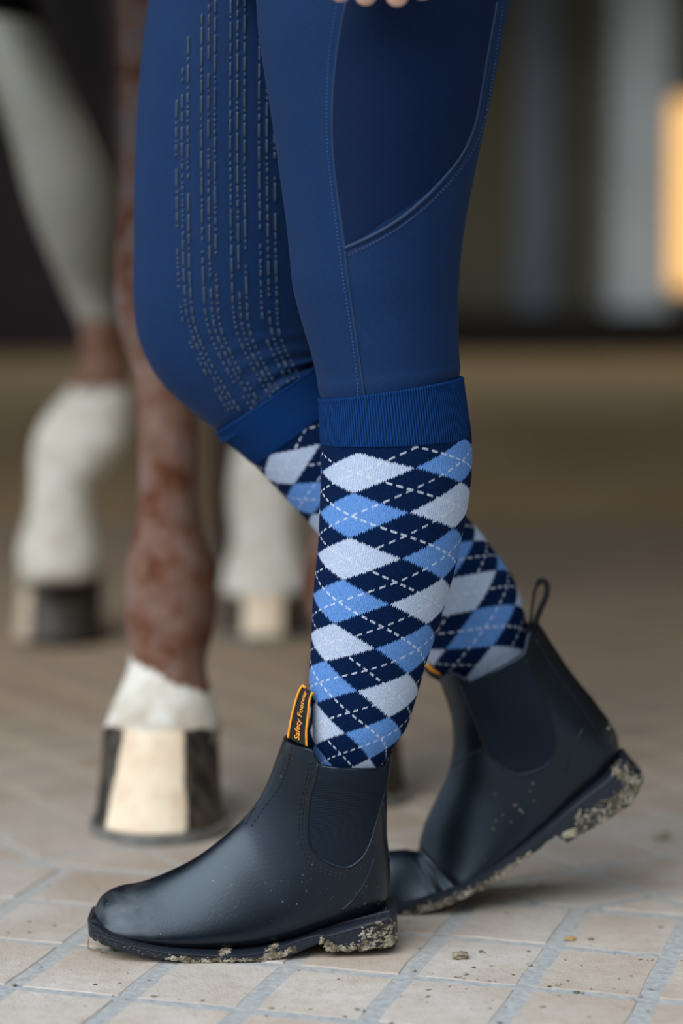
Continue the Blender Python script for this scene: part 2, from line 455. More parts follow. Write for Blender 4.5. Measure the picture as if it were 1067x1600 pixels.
# ------------------------------------------------------------------ the rider
FY, RY = 1.96, 2.13
person = root('person', (0.03, 2.04, 0), 'person in navy riding breeches, argyle socks and black ankle boots, stepping left', 'person')

front_rows = [(-260, 392, 880, .105), (-150, 395, 845, .105), (-60, 397, 815, .102), (0, 400, 798, .098), (60, 405, 785, .095), (130, 416, 771, .09), (200, 427, 756, .086),
              (280, 438, 740, .08), (350, 447, 729, .076), (400, 452, 722, .073), (450, 457, 718, .070), (500, 470, 716, .066),
              (550, 485, 717, .063), (585, 494, 718, .061), (608, 497, 719, .061), (622, 501, 717, .060), (645, 506, 714, .058)]
def fdisp(t, th, s):
    return .008 * math.sin(s * 95 + 2 * math.sin(th)) * max(0, (t - .72) / .28) + .004 * math.sin(s * 21 + th * 2)
frontL = loft([prow(l, y, r, y - (12 if y < 500 else 36 if y > 590 else 22) * (y > 300), FY, d) for y, l, r, d in front_rows], 8, 96, fdisp)
rear_rows = [(250, -260, 560, -260, .09), (242, -120, 545, -120, .085), (232, 0, 530, 0, .08), (219, 110, 525, 110, .078), (211, 250, 520, 250, .074), (209, 390, 512, 390, .07), (209, 480, 508, 465, .066),
             (222, 545, 506, 515, .062), (254, 600, 506, 545, .06), (300, 643, 506, 562, .058), (348, 680, 503, 574, .056), (385, 708, 520, 606, .053)]
def rdisp(t, th, s):
    k = max(0, min(1, (t - .6) / .12)) * max(0, min(1, (1.02 - t) / .08)); side = max(0, math.sin(th + .35)) ** 1.3 * (math.cos(th) > -.2)
    return .085 * k * side * math.sin(s * 330 + 1.2 * th + 1.5 * math.sin(3 * th)) * (.6 + .4 * math.sin(s * 61 + th))
rearL = loft([prow(a, b_, c, d, RY, e) for a, b_, c, d, e in rear_rows], 12, 120, rdisp)
pelvis = loft([wrow(.03, 2.05, .84, .13, .14), wrow(.04, 2.05, .92, .145, .165), wrow(.045, 2.05, 1.0, .14, .165), wrow(.04, 2.05, 1.08, .125, .15)], 5, 64)
fw = [(2 + 0 * a[0], a[1]) for a in frontL[2]]
V, F, UV = merge(frontL, rearL, pelvis)
breeches = mk('breeches', V, F, M['breeches_cloth'], person, UV)
tF = bvh(frontL[0], frontL[1]); tR = bvh(rearL[0], rearL[1])
# panels and seams
side_seam = [(541, 2), (528, 70), (520, 150), (520, 230), (527, 300), (538, 380), (543, 430), (556, 520), (567, 600), (571, 632)]
pk_seam = [(538, 388), (570, 374), (610, 352), (650, 322), (690, 282), (722, 240), (741, 195), (752, 140), (762, 80), (776, 2)]
Lp = [(541, -60), (541, 2), (528, 70), (520, 150), (520, 230), (527, 300), (533, 345), (538, 386)]
Rp = [(788, -60), (776, 2), (764, 70), (752, 140), (741, 195), (722, 240), (690, 282), (540, 387)]
V, F, UV = patch(tF, Lp, Rp, 40, 60, .0006)
mk('pocket_panel', V, F, M['pocket_cloth'], breeches, UV)
Vs = merge(seam(tF, side_seam, .0011, 0), seam(tF, pk_seam, .0017, .0003), seam(tF, [(x + 5, y + 9) for x, y in pk_seam[:-1]], .0006, 0))
mk('seam', Vs[0], Vs[1], M['seam_cloth'], breeches)
Vs = merge(stitches(tF, [(527, 2), (516, 70), (511, 150), (512, 230), (519, 300), (528, 370), (537, 440), (549, 520), (558, 590), (560, 628)], 3, 3),
           stitches(tF, [(545, 399), (580, 382), (618, 360), (660, 328), (700, 288), (733, 245), (753, 198), (766, 140), (775, 80), (786, 5)], 3, 3))
mk('stitching', Vs[0], Vs[1], M['thread'], breeches)
# silicone grip print on the inside knee
random.seed(11)
cols = [(277, 150), (286, 100), (295, 50), (316, 15), (327, -5), (337, -5), (361, -5), (372, -5), (383, -5), (406, 40), (418, 100), (430, 170)]
grip = []
for ci, (x0, y0) in enumerate(cols):
    t_ = (ci / 11.0)
    end = [(x0, y0), (x0 - 1, 200), (x0, 330), (x0 + 2, 430 + 20 * t_), (x0 + 9 - 3 * t_, 500 + 18 * t_), (x0 + 30 - 6 * t_, 555 + 8 * t_), (x0 + 62 - 14 * t_, 612 - 6 * t_), (x0 + 84 - 18 * t_, 645 - 16 * t_)]
    end = [q for q in end if q[1] >= y0]
    pp = path(end, 1.0); i = random.randint(0, 8)
    while i < len(pp) - 3:
        far = pp[i][1] > 455
        L = random.choice([2, 2, 3, 6, 9] if far else [2, 3, 5, 8, 14, 20, 26]) if random.random() < .9 else 2
        j = min(i + L, len(pp) - 1); wpx = .0012
        q = [proj(tR, *pp[k], .0002)[0] for k in (np.linspace(i, j, max(2, L // 4 + 2)).astype(int))]
        if all(p is not None for p in q):
            rr = [wpx] * len(q)
            e0 = (q[0] - q[-1]); e0 = e0.normalized() * .0008 if e0.length > 1e-6 else Vector((0, 0, .0008))
            grip.append(tube([q[0] + e0] + q + [q[-1] - e0], [wpx * .45] + rr + [wpx * .45], 6))
        i = j + random.choice([5, 6, 7, 8]) + (random.randint(10, 30) if random.random() < .05 else 0)
V, F, _ = merge(*grip); o = mk('grip_print', V, F, M['grip_rubber'], breeches); o['kind'] = 'stuff'; o['label'] = 'raised grey silicone dashes and dots'

# socks
sk = [(668, 502, 734), (700, 501, 737), (750, 501, 737), (800, 499, 731), (850, 497, 722), (900, 492, 711), (950, 488, 697), (1000, 486, 682), (1050, 483, 665), (1100, 483, 651),
      (1150, 486, 634), (1185, 492, 610), (1215, 494, 602), (1300, 486, 598)]
skd = [.062, .063, .063, .062, .060, .057, .053, .049, .045, .042, .038, .031, .028, .028]
sock_rows = [prow(l, y, r, y - 12, FY, d) for (y, l, r), d in zip(sk, skd)]
Vk, Fk, UVk, THk = loft(sock_rows, 10, 120)
LN = [(557, 708), (550, 771), (544, 841), (535, 906), (524, 975), (508, 1033), (492, 1098), (478, 1160)]
RN = [(720, 685), (717, 754), (706, 826), (688, 905), (663, 976), (635, 1053), (608, 1121), (588, 1187)]
tk = bvh(Vk, Fk)
def node(px, py):
    yy_ = [a[0] for a in sk]; l = np.interp(py, yy_, [a[1] for a in sk]); r = np.interp(py, yy_, [a[2] for a in sk])
    s = max(-.985, min(.985, (px - (l + r) / 2) / ((r - l) / 2))); d = np.interp(py, yy_, skd)
    return s, P(px, py, FY - d * math.sqrt(1 - s * s)).z
nl = [node(*q) for q in LN]; nr = [node(*q) for q in RN]
thL = [((math.asin(a[0])) + (math.asin(b_[0]) - math.pi / 2)) / 2 for a, b_ in zip(nl, nr)]
UV2 = []
for p, th in zip(Vk, THk):
    s = math.sin(th)
    zk = [a[1] + (b_[1] - a[1]) * (s - a[0]) / (b_[0] - a[0]) for a, b_ in zip(nl, nr)]
    zk = np.array([zk[0] + 4 * (zk[0] - zk[1])] + zk + [zk[-1] - 4 * (zk[-2] - zk[-1])]); kk = np.array([-4] + list(range(8)) + [11.])
    v_ = float(np.interp(-p.z, -zk, kk)); t0 = float(np.interp(v_, range(8), thL))
    UV2.append(((th - t0) / (math.pi / 2), v_))
sock = mk('sock', Vk, Fk, M['argyle_knit'], person, UV2)
def cuff(rows, parent, lip=.0025):
    R = [list(r) for r in rows]
    V, F, UV, _ = loft(R, 8, 120, lambda t, th, s: .020 + .010 * math.exp(-((t - .02) / .05) ** 2) - .012 * max(0, t - .85) / .15, cap=False)
    m1 = 121; n = len(V) // m1; c = sum(V[:m1 - 1], Vector()) / (m1 - 1)     # rolled top lip going inside
    inn = [v + (c - v).normalized() * .004 + Vector((0, 0, -.0005)) for v in V[:m1]]; low_ = [v + (c - v).normalized() * .006 + Vector((0, 0, -.012)) for v in V[:m1]]
    top = [v + (c - v).normalized() * .0018 + Vector((0, 0, .0012)) for v in V[:m1]]
    b0 = len(V); V += top + inn + low_; UV += UV[:m1] * 3
    for j in range(m1 - 1): F.append((j, j + 1, b0 + j + 1, b0 + j))
    F += [tuple(f[::-1]) for f in grid_faces(3, m1, b0)]
    return mk('cuff', V, F, M['rib_knit'], parent, UV)
cuff([prow(499, 624, 722, 590, FY, .063), prow(500, 645, 726, 618, FY, .063), prow(501, 670, 731, 655, FY, .063), prow(502, 693, 735, 683, FY, .0635)], sock)
# hind sock
rs = [(338, 676, 502, 566, .058), (352, 688, 510, 580, .058), (372, 703, 520, 596, .058), (398, 727, 540, 620, .059), (440, 772, 600, 672, .060), (498, 834, 676, 750, .060), (556, 905, 736, 815, .056), (606, 968, 778, 868, .052), (644, 1012, 806, 912, .046),
      (668, 1042, 820, 960, .041), (688, 1066, 826, 1004, .036), (712, 1110, 838, 1060, .030), (728, 1150, 850, 1100, .028)]
Vr, Fr, UVr, THr = loft([prow(a, b_, c, d, RY - .012, e) for a, b_, c, d, e in rs], 10, 120)
UV3 = [(u_ + .40 + .45 * min(1, max(0, (v_ - .06) / .14)), v_ / .0375 - 1.09) for u_, v_ in UVr]
sock2 = mk('sock', Vr, Fr, M['argyle_knit'], person, UV3)
cuff([prow(338, 676, 502, 566, RY - .012, .059), prow(352, 688, 510, 580, RY - .012, .059), prow(372, 703, 520, 596, RY - .012, .059), prow(396, 725, 538, 618, RY - .012, .0595)], sock2)

# ------------------------------------------------------------------ boots
def bootloft(rows, sub=6, m=88, dip=None, rect=False, fat=1.0):
    """rows: F(px,py) top/front point, B(px,py) bottom/back point, Yc, w, q (0 = oval, 1 = foot section widest low)"""
    R = []
    for fx, fy, bx, by, Yc, w_, q in rows:
        a = P(fx, fy, Yc); b_ = P(bx, by, Yc - w_ * .85)
        R.append((a.x, a.z + (.0042 if rect else 0), b_.x, b_.z - (.006 * q if not rect else 0), Yc, w_ * fat, q))
    R = catmull(R, sub); V, UV = [], []; s = 0
    for i, r in enumerate(R):
        Fp = Vector((r[0], r[4], r[1])); Bp = Vector((r[2], r[4], r[3])); c = (Fp + Bp) / 2; h = (Bp - Fp) / 2
        ti = i / (len(R) - 1)
        for j in range(m + 1):
            th = -math.pi + 2 * math.pi * j / m; sn, cs = math.sin(th), math.cos(th)
            if rect:
                e = .28; a = math.copysign(abs(sn) ** e, sn); wd = math.copysign(abs(cs) ** e, cs)
            else:
                a = sn; t = (sn + 1) / 2; ov = abs(cs)
                ft = (max(t, 0) ** .62) * math.sqrt(max(0, 1 - t ** 11)) * 1.04
                wd = math.copysign(lerp(ov, ft, r[6]), cs)
            p = c + h * a + Vector((0, -1, 0)) * wd * r[5]
            if dip: p = p + dip(ti, sn, cs)
            V.append(p); UV.append((j / m, ti))
    n = len(R); F = grid_faces(n, m + 1); return V, F, UV, n, m + 1
def capends(V, F, UV, n, mc, first=True, last=True):
    for i, rev in ((0, 1), (n - 1, 0)):
        if (i == 0 and not first) or (i and not last): continue
        c = sum((V[i * mc + j] for j in range(mc - 1)), Vector()) / (mc - 1); V.append(c); UV.append((0, 0)); b_ = len(V) - 1
        for j in range(mc - 1): F.append((b_, i * mc + j, i * mc + j + 1) if rev else (b_, i * mc + j + 1, i * mc + j))
def rimmed(V, F, UV, n, mc, inward=.003, down=Vector((0, 0, -.025))):
    base = (n - 1) * mc; c = sum((V[base + j] for j in range(mc - 1)), Vector()) / (mc - 1); b0 = len(V)
    V += [V[base + j] + (c - V[base + j]).normalized() * inward * .5 - down.normalized() * .0008 for j in range(mc)]
    V += [V[base + j] + (c - V[base + j]).normalized() * inward for j in range(mc)]
    V += [V[base + j] + (c - V[base + j]).normalized() * inward * 1.4 + down for j in range(mc)]
    UV += [(0, 1)] * (3 * mc)
    for j in range(mc - 1): F.append((base + j, b0 + j, b0 + j + 1, base + j + 1))
    F += grid_faces(3, mc, b0)
def sstep(a, b_, x): t = max(0, min(1, (x - a) / (b_ - a))); return t * t * (3 - 2 * t)

# ---- near boot
BY = 1.965
near_rows = [(146, 1430, 146, 1446, BY - .01, .010, 1), (151, 1412, 152, 1452, BY - .01, .024, 1), (163, 1396, 168, 1458, BY - .01, .034, 1), (187, 1384, 196, 1466, BY - .009, .041, 1),
             (222, 1377, 236, 1474, BY - .008, .0445, 1), (262, 1362, 285, 1480, BY - .006, .046, 1), (305, 1340, 340, 1482, BY - .004, .046, 1), (345, 1311, 398, 1480, BY - .002, .045, 1),
             (376, 1283, 455, 1470, BY, .043, .95), (399, 1256, 512, 1455, BY, .041, .8), (414, 1230, 565, 1440, BY, .039, .6), (423, 1208, 600, 1428, BY, .0375, .4),
             (430, 1188, 611, 1385, BY, .037, .2), (436, 1170, 606, 1315, BY, .038, .1), (439, 1160, 607, 1250, BY, .0395, 0), (443, 1149, 615, 1181, BY, .041, 0)]
def dip1(ti, sn, cs):
    k = sstep(.80, 1.0, ti)
    s = sstep(-.50, -.34, sn) * (1 - sstep(.86, .97, sn))
    return Vector((0, 0, -.0125 * k * s - .002 * k))
Vb, Fb, UVb, n_, mc_ = bootloft(near_rows, 8, 100, dip1, fat=1.03)
rimmed(Vb, Fb, UVb, n_, mc_); capends(Vb, Fb, UVb, n_, mc_, True, False)
toe = P(185, 1415, 1.93)
dust = [max(0, 1 - (v - toe).length / .055) for v in Vb]
boot1 = mk('ankle_boot', Vb, Fb, M['boot_leather'], person, UVb, vals={'dust': dust}); tB = bvh(Vb, Fb)
boot1['label'] = 'black leather ankle boot planted flat'
gl = [(497, 1190), (493, 1215), (484, 1250), (481, 1290), (484, 1320), (500, 1340), (522, 1352), (545, 1355)]
gr_ = [(608, 1190), (605, 1215), (600, 1240), (592, 1270), (585, 1295), (578, 1318), (566, 1340), (547, 1355)]
V, F, UV = patch(tB, gl, gr_, 30, 44, .0005); mk('elastic_panel', V, F, M['elastic_web'], boot1, UV)
bead = merge(seam(tB, [(495, 1168)] + gl + gr_[::-1][1:-1] + [(609, 1188)], .0012, .0002), seam(tB, [(598, 1250), (603, 1310), (612, 1370), (612, 1400), (604, 1422)], .0012, .0),
             seam(tB, [(585, 1340), (572, 1375), (553, 1405), (532, 1424)], .0009, -.0002), seam(tB, [(400, 1260), (393, 1268), (386, 1280), (384, 1290)], .001, 0))
mk('seam', bead[0], bead[1], M['boot_leather'], boot1)
sA = [(x - 9, y) for x, y in gl[:5]] + [(492, 1348), (516, 1361), (546, 1365), (571, 1350), (588, 1320)]
sB = [(x - 14, y) for x, y in gl[:5]] + [(487, 1352), (512, 1366), (546, 1370)]
sC = [(452, 1158), (470, 1158), (488, 1166), (494, 1178), (490, 1200)]
sD = [(456, 1160), (450, 1195), (436, 1230), (415, 1258), (392, 1292)]
Vs = merge(*[stitches(tB, q, 5, 3, .0005, .0003) for q in (sA, sB, sC, sD)])
mk('stitching', Vs[0], Vs[1], M['sole_rubber'], boot1)
SY = BY
sole_rows = [(139, 1440, 139, 1456, SY - .012, .006, 0), (141, 1433, 140, 1464, SY - .012, .020, 0), (150, 1435, 150, 1472, SY - .012, .031, 0), (175, 1444, 175, 1482, SY - .01, .041, 0), (215, 1456, 215, 1493, SY - .008, .0465, 0),
             (270, 1466, 270, 1501, SY - .006, .049, 0), (330, 1471, 330, 1506, SY - .004, .050, 0), (390, 1471, 390, 1506, SY - .002, .050, 0), (440, 1463, 440, 1498, SY, .047, 0), (475, 1455, 475, 1484, SY, .044, 0),
             (500, 1448, 500, 1474, SY, .042, 0), (508, 1446, 508, 1474, SY, .042, 0), (512, 1445, 512, 1487, SY, .042, 0), (520, 1443, 520, 1489, SY, .042, 0), (560, 1432, 560, 1488, SY, .040, 0),
             (598, 1422, 598, 1484, SY, .037, 0), (614, 1418, 614, 1480, SY, .029, 0), (620, 1420, 621, 1474, SY, .013, 0)]
def mksole(rows, parent, notch):
    V, F, UV, n, mc = bootloft(rows, 7, 72, rect=True, fat=.955); capends(V, F, UV, n, mc)
    # tread notches: the lower rim goes in and out
    low_ = []
    for i, v in enumerate(V):
        j = i % mc; th = -math.pi + 2 * math.pi * j / (mc - 1); sn = math.sin(th) if i < n * mc else 0
        low_.append(max(0, sn) ** 2)
        if i < n * mc:
            g = .5 + .5 * math.sin((i // mc) * notch)
            if sn > .3 and abs(math.cos(th)) > .15 and g > .62: V[i] = v + Vector((0, .0016 * math.copysign(1, math.cos(th)), .001))
            if sn < -.3: V[i] = V[i] + Vector((0, -.0012 * math.copysign(1, math.cos(th)) * (abs(math.cos(th)) > .3), 0))
            V[i].z = max(V[i].z, .0005)
    return mk('sole', V, F, M['sole_rubber'], parent, UV, vals={'low': low_}), bvh(V, F)
sole1, tS = mksole(sole_rows, boot1, 1.3)
welt = merge(seam(tS, [(142, 1439), (165, 1447), (215, 1462), (270, 1472), (330, 1477), (390, 1477), (440, 1469), (480, 1459), (520, 1447), (560, 1436), (612, 1423)], .0014, .0),
             seam(tS, [(142, 1456), (175, 1468), (230, 1484), (300, 1492), (360, 1494), (410, 1489), (455, 1474), (480, 1466), (500, 1462), (514, 1466), (524, 1476)], .0009, 0))
mk('welt', welt[0], welt[1], M['sole_rubber'], sole1)
def mud(tree, spots, parent, seed, n, smin=.0005, smax=.0019):
    rnd = random.Random(seed); out = []
    for k in range(n):
        (x0, y0), (x1, y1), sp = rnd.choice(spots); t = rnd.random()
        p, nn = proj(tree, lerp(x0, x1, t) + rnd.gauss(0, 1.5), lerp(y0, y1, t) + rnd.gauss(0, sp))
        if p is None: continue
        out.append(ico(p + Vector((0, 0, max(0, .001 - p.z))), rnd.uniform(smin, smax) * rnd.uniform(.5, 1), (1.2, .6, .9), k, 1, .5))
    V, F, _ = merge(*out); o = mk('dried_mud', V, F, M['dry_mud'], parent, smooth=False); o['kind'] = 'stuff'; return o
mud(tS, [((258, 1499), (330, 1503), 3), ((330, 1503), (400, 1503), 3), ((400, 1503), (460, 1484), 3), ((500, 1474), (522, 1482), 4), ((522, 1484), (620, 1478), 4), ((600, 1478), (622, 1466), 6), ((560, 1470), (618, 1452), 8), ((415, 1492), (432, 1478), 3), ((345, 1490), (358, 1484), 2)], sole1, 5, 1700)
mud(tS, [((141, 1437), (215, 1458), 1.5), ((215, 1458), (300, 1470), 1.2), ((142, 1464), (260, 1496), 2), ((570, 1425), (618, 1450), 9)], sole1, 6, 420, .0002, .0006)
mud(tB, [((150, 1420), (260, 1440), 14), ((300, 1400), (560, 1400), 30), ((440, 1340), (600, 1400), 22)], boot1, 7, 90, .0002, .0005)
# front pull tab with woven lettering
TL = [(450, 1153), (454, 1128), (460, 1102), (467, 1080), (473, 1071)]; TR = [(479, 1166), (478.5, 1142), (481.5, 1115), (483.5, 1095), (487, 1083)]
Lc, Rc = catmull(TL, 6), catmull(TR, 6)
def tabp(u, v, off=0.):       # u across 0..1, v up 0..1
    i = v * (len(Lc) - 1); a = int(min(i, len(Lc) - 2)); f = i - a
    l = Lc[a] + (Lc[a + 1] - Lc[a]) * f; r = Rc[a] + (Rc[a + 1] - Rc[a]) * f; q = l + (r - l) * u
    return P(q[0], q[1], 1.935 - .006 * u + .004 * v - off)
V, F = [], []; nu, nv = 6, 24
for off in (0, -.0015):
    b0 = len(V); V += [tabp(i / nu, j / nv, off) for j in range(nv + 1) for i in range(nu + 1)]; g = grid_faces(nv + 1, nu + 1, b0); F += g
# back leg of the loop
bk = [(487, 1083), (491, 1088), (491, 1105), (488, 1130), (483, 1150), (481, 1168)]
Bc = catmull(bk, 4); b0 = len(V)
for q in Bc:
    for i in range(3): V.append(P(q[0] - 5 + i * 2.5, q[1] + 1 - i * .5, 1.929 + .012 + .003 * i))
F += grid_faces(len(Bc), 3, b0)
mi = [0] * len(F)
def addp(part, k):
    global V, F, mi
    b0 = len(V); V += part[0]; F += [tuple(i + b0 for i in f) for f in part[1]]; mi += [k] * len(part[1])
addp(tube([tabp(0, j / 20, .0005) for j in range(21)] + [tabp(.35, 1.0, .0)], .0011, 6), 1)
addp(tube([tabp(1, j / 20, .0005) for j in range(21)] + [P(491, 1084, 1.935)], .0011, 6), 1)
fc = bpy.data.curves.new('lettering', 'FONT'); fc.body = 'Safety Footwear'; fc.size = 1; fc.extrude = 0; fc.offset = .012; fc.resolution_u = 3
to = bpy.data.objects.new('lettering', fc); C.objects.link(to); bpy.context.view_layer.update()
tm = to.to_mesh(); tv = [v.co.copy() for v in tm.vertices]; tf = [tuple(p.vertices) for p in tm.polygons]
x0 = min(v.x for v in tv); x1 = max(v.x for v in tv); y0 = min(v.y for v in tv); y1 = max(v.y for v in tv); to.to_mesh_clear(); bpy.data.objects.remove(to)
addp(([tabp(.68 - .40 * (v.y - y0) / (y1 - y0) + 0.02, .06 + .82 * (v.x - x0) / (x1 - x0), .0009) for v in tv], tf), 1)
mk('pull_tab', V, F, [M['black_web'], M['orange_thread']], boot1, mi=mi)['label'] = 'black webbing tab with orange edges and lettering'
# straw caught under the toe
tw = tube([P(139, 1461, 1.94), P(138, 1470, 1.938), G(138, 1482, .001), G(146, 1484, .001), G(158, 1484, .001)], .0005, 5)
mk('straw', tw[0], tw[1], M['straw'], sole1)

# ---- hind boot
HB = 2.10
hind_rows = [(548, 1392, 546, 1412, HB, .010, 1), (556, 1365, 558, 1420, HB, .026, 1), (575, 1342, 582, 1424, HB, .038, 1), (600, 1331, 612, 1422, HB, .043, 1), (628, 1327, 645, 1416, HB, .0445, 1),
             (645, 1329, 680, 1404, HB, .044, 1), (653, 1328, 712, 1392, HB, .0435, 1), (656, 1312, 745, 1376, HB, .044, 1), (665, 1282, 785, 1350, HB, .0435, .95), (682, 1246, 830, 1314, HB, .042, .85),
             (697, 1214, 880, 1272, HB, .040, .7), (705, 1182, 925, 1234, HB, .039, .5), (707, 1150, 962, 1200, HB, .0375, .35), (704, 1120, 966, 1152, HB, .038, .15), (697, 1094, 935, 1112, HB, .039, .05),
             (690, 1075, 890, 1056, HB, .040, 0), (684, 1056, 841, 981, HB, .0405, 0)]
def dip2(ti, sn, cs):
    k = sstep(.80, 1.0, ti); s = sstep(-.72, -.52, sn) * (1 - sstep(.50, .80, sn))
    d_ = Vector((.42, 0, -.9)) * (.0135 * k * s)
    c1 = .0022 * math.exp(-((ti - .33) / .02) ** 2) + .0018 * math.exp(-((ti - .40) / .015) ** 2) - .002 * math.exp(-((ti - .365) / .018) ** 2)
    return d_ + Vector((0, cs, 0)) * c1 * (sn < .6)
hind_rows = [(a, b_, c + 5, d + (9 if q > .12 else 0), e, f, q) for a, b_, c, d, e, f, q in hind_rows]
Vb, Fb, UVb, n_, mc_ = bootloft(hind_rows, 8, 100, dip2)
rimmed(Vb, Fb, UVb, n_, mc_, .003, Vector((.012, 0, -.022))); capends(Vb, Fb, UVb, n_, mc_, True, False)
hl = P(968, 1150, 2.08)
boot2 = mk('ankle_boot', Vb, Fb, M['boot_leather'], person, UVb, vals={'dust': [max(0, 1 - (v - hl).length / .02) for v in Vb]}); tH = bvh(Vb, Fb)
boot2['label'] = 'black leather ankle boot with lifted heel and creased toe'
g1l = [(720, 1073), (732, 1100), (745, 1132), (757, 1165), (770, 1187), (785, 1200), (802, 1208), (816, 1210)]
g1r = [(818, 1031), (832, 1055), (846, 1085), (858, 1115), (867, 1148), (866, 1175), (850, 1198), (820, 1210)]
V, F, UV = patch(tH, g1l, g1r, 30, 44, .0005); mk('elastic_panel', V, F, M['elastic_web'], boot2, UV)
bead = merge(seam(tH, g1l + g1r[::-1][1:-1] + [(820, 1030)], .0012, .0002), seam(tH, [(838, 1000), (868, 1050), (905, 1100), (933, 1145), (948, 1180), (950, 1196)], .0012, 0),
             seam(tH, [(912, 1136), (900, 1160), (890, 1185), (884, 1208)], .0009, -.0002), seam(tH, [(708, 1196), (730, 1182), (752, 1172)], .0009, 0))
mk('seam', bead[0], bead[1], M['boot_leather'], boot2)
hs = [(546, 1408, 546, 1426, HB, .010, 0), (556, 1412, 556, 1440, HB, .03, 0), (580, 1409, 580, 1446, HB, .042, 0), (612, 1403, 614, 1441, HB, .047, 0), (640, 1396, 646, 1433, HB, .049, 0), (690, 1381, 704, 1414, HB, .049, 0),
      (740, 1359, 762, 1385, HB, .048, 0), (800, 1319, 824, 1342, HB, .045, 0), (838, 1290, 862, 1312, HB, .043, 0), (846, 1284, 872, 1306, HB, .042, 0), (851, 1279, 888, 1318, HB, .042, 0), (862, 1270, 899, 1312, HB, .042, 0),
      (900, 1238, 938, 1290, HB, .041, 0), (940, 1208, 986, 1260, HB, .038, 0), (966, 1187, 1003, 1230, HB, .029, 0), (974, 1178, 1008, 1214, HB, .012, 0)]
sole2, tS2 = mksole(hs, boot2, 1.3)
mud(tS2, [((630, 1432), (704, 1408), 4), ((704, 1408), (768, 1380), 4), ((768, 1378), (830, 1335), 4), ((895, 1310), (990, 1250), 4), ((985, 1252), (1004, 1212), 6), ((955, 1200), (1000, 1225), 9), ((900, 1288), (985, 1235), 7), ((880, 1306), (900, 1300), 3)], sole2, 8, 1500)
mud(tH, [((950, 1135), (975, 1165), 5), ((770, 1290), (840, 1240), 10)], boot2, 9, 26, .0008, .0022)
lp = catmull([(822, 992), (829, 968), (832, 945), (836, 922), (843, 909), (850, 908), (855, 916), (853, 932), (845, 950), (838, 968), (832, 990)], 5)
V, F = [], []
for i, q in enumerate(lp):
    a = lp[max(i - 1, 0)]; b_ = lp[min(i + 1, len(lp) - 1)]; t = (b_ - a) / (np.linalg.norm(b_ - a) + 1e-9); nn = np.array([-t[1], t[0]]) * (2.4 if i < 18 else 4.6)
    yo = .004 * i / len(lp)
    for sx, dy in ((1, -.007), (1, .007), (-1, .007), (-1, -.007)): V.append(P(q[0] + nn[0] * sx, q[1] + nn[1] * sx, HB + dy + yo))
for i in range(len(lp) - 1):
    for j in range(4): F.append((i * 4 + j, i * 4 + (j + 1) % 4, (i + 1) * 4 + (j + 1) % 4, (i + 1) * 4 + j))
mk('heel_loop', V, F, M['black_web'], boot2)
tb = tube([P(664, 1036, HB - .01), P(674, 1046, HB - .012), P(688, 1054, HB - .01)], [.0012, .0016, .0012], 6)
b2 = tube([P(664, 1040, HB), P(676, 1050, HB), P(690, 1060, HB)], [.004, .005, .004], 6)
V, F, _ = merge(tb, b2); mk('pull_tab', V, F, [M['orange_thread'], M['black_web']], boot2, mi=[0] * len(tb[1]) + [1] * len(b2[1]))

# ---- hand, sleeve, jacket above the frame
def skinmesh(name, chains, mat, parent, sub=2):
    """chains: lists of (Vector, radius); first point of later chains joins the index given"""
    verts, edges, rad = [], [], []
    for ch in chains:
        start = ch[0]; prev = start
        for p, r in ch[1]:
            verts.append(p); rad.append(r); i = len(verts) - 1
            if prev is not None: edges.append((prev, i))
            prev = i
    me = bpy.data.meshes.new(name); me.from_pydata(verts, edges, []); o = bpy.data.objects.new(name, me); C.objects.link(o)
    sm = o.modifiers.new('skin', 'SKIN'); sm.use_smooth_shade = True
    for i, r in enumerate(rad): me.skin_vertices[0].data[i].radius = (r, r)
    me.skin_vertices[0].data[0].use_root = True
    ss = o.modifiers.new('sub', 'SUBSURF'); ss.levels = ss.render_levels = sub
    bpy.context.view_layer.update()
    ev = o.evaluated_get(bpy.context.evaluated_depsgraph_get()); m2 = ev.to_mesh()
    V = [v.co.copy() for v in m2.vertices]; F = [tuple(p.vertices) for p in m2.polygons]; ev.to_mesh_clear(); bpy.data.objects.remove(o)
    return mk(name, V, F, mat, parent)
HY = 1.825
wr = P(600, -250, HY + .02); palm = P(596, -170, HY + .01)
ch = [(None, [(wr, .025), (palm, .034), (P(596, -120, HY), .034)])]
for px_, tip, r in ((531, 2, .0095), (570, 9, .0105), (619, 11, .0108), (658, -2, .0095)):
    ch.append((2, [(P(px_ * .9 + 59, -100, HY - .002), .013), (P(px_, -60, HY - .006), r * 1.08), (P(px_ + 2, -28, HY - .004), r * 1.0), (P(px_ + 1, tip + 2, HY + .006), r)]))
ch.append((1, [(P(545, -165, HY - .012), .014), (P(520, -115, HY - .022), .0115), (P(516, -70, HY - .02), .0095)]))
skinmesh('hand', ch, M['skin'], person)
el = Vector((.10, 1.80, 1.13)); sh = Vector((.06, 1.90, 1.40))
sl = loft([wrow(sh.x, sh.y, sh.z, .06, .06), wrow(.09, 1.86, 1.28, .055, .055), wrow(el.x, el.y, el.z, .048, .05), wrow(.075, 1.805, 1.02, .044, .044), wrow(wr.x, wr.y, wr.z + .0, .038, .036)], 6, 40)
mk('sleeve', sl[0], sl[1], M['jacket_cloth'], person)
tr_ = loft([wrow(.035, 2.05, .93, .155, .18), wrow(.04, 2.05, 1.05, .14, .165), wrow(.035, 2.05, 1.2, .135, .16), wrow(.03, 2.05, 1.34, .14, .19), wrow(.03, 2.05, 1.44, .09, .13), wrow(.03, 2.05, 1.49, .05, .05)], 6, 64)
mk('jacket', tr_[0], tr_[1], M['jacket_cloth'], person)

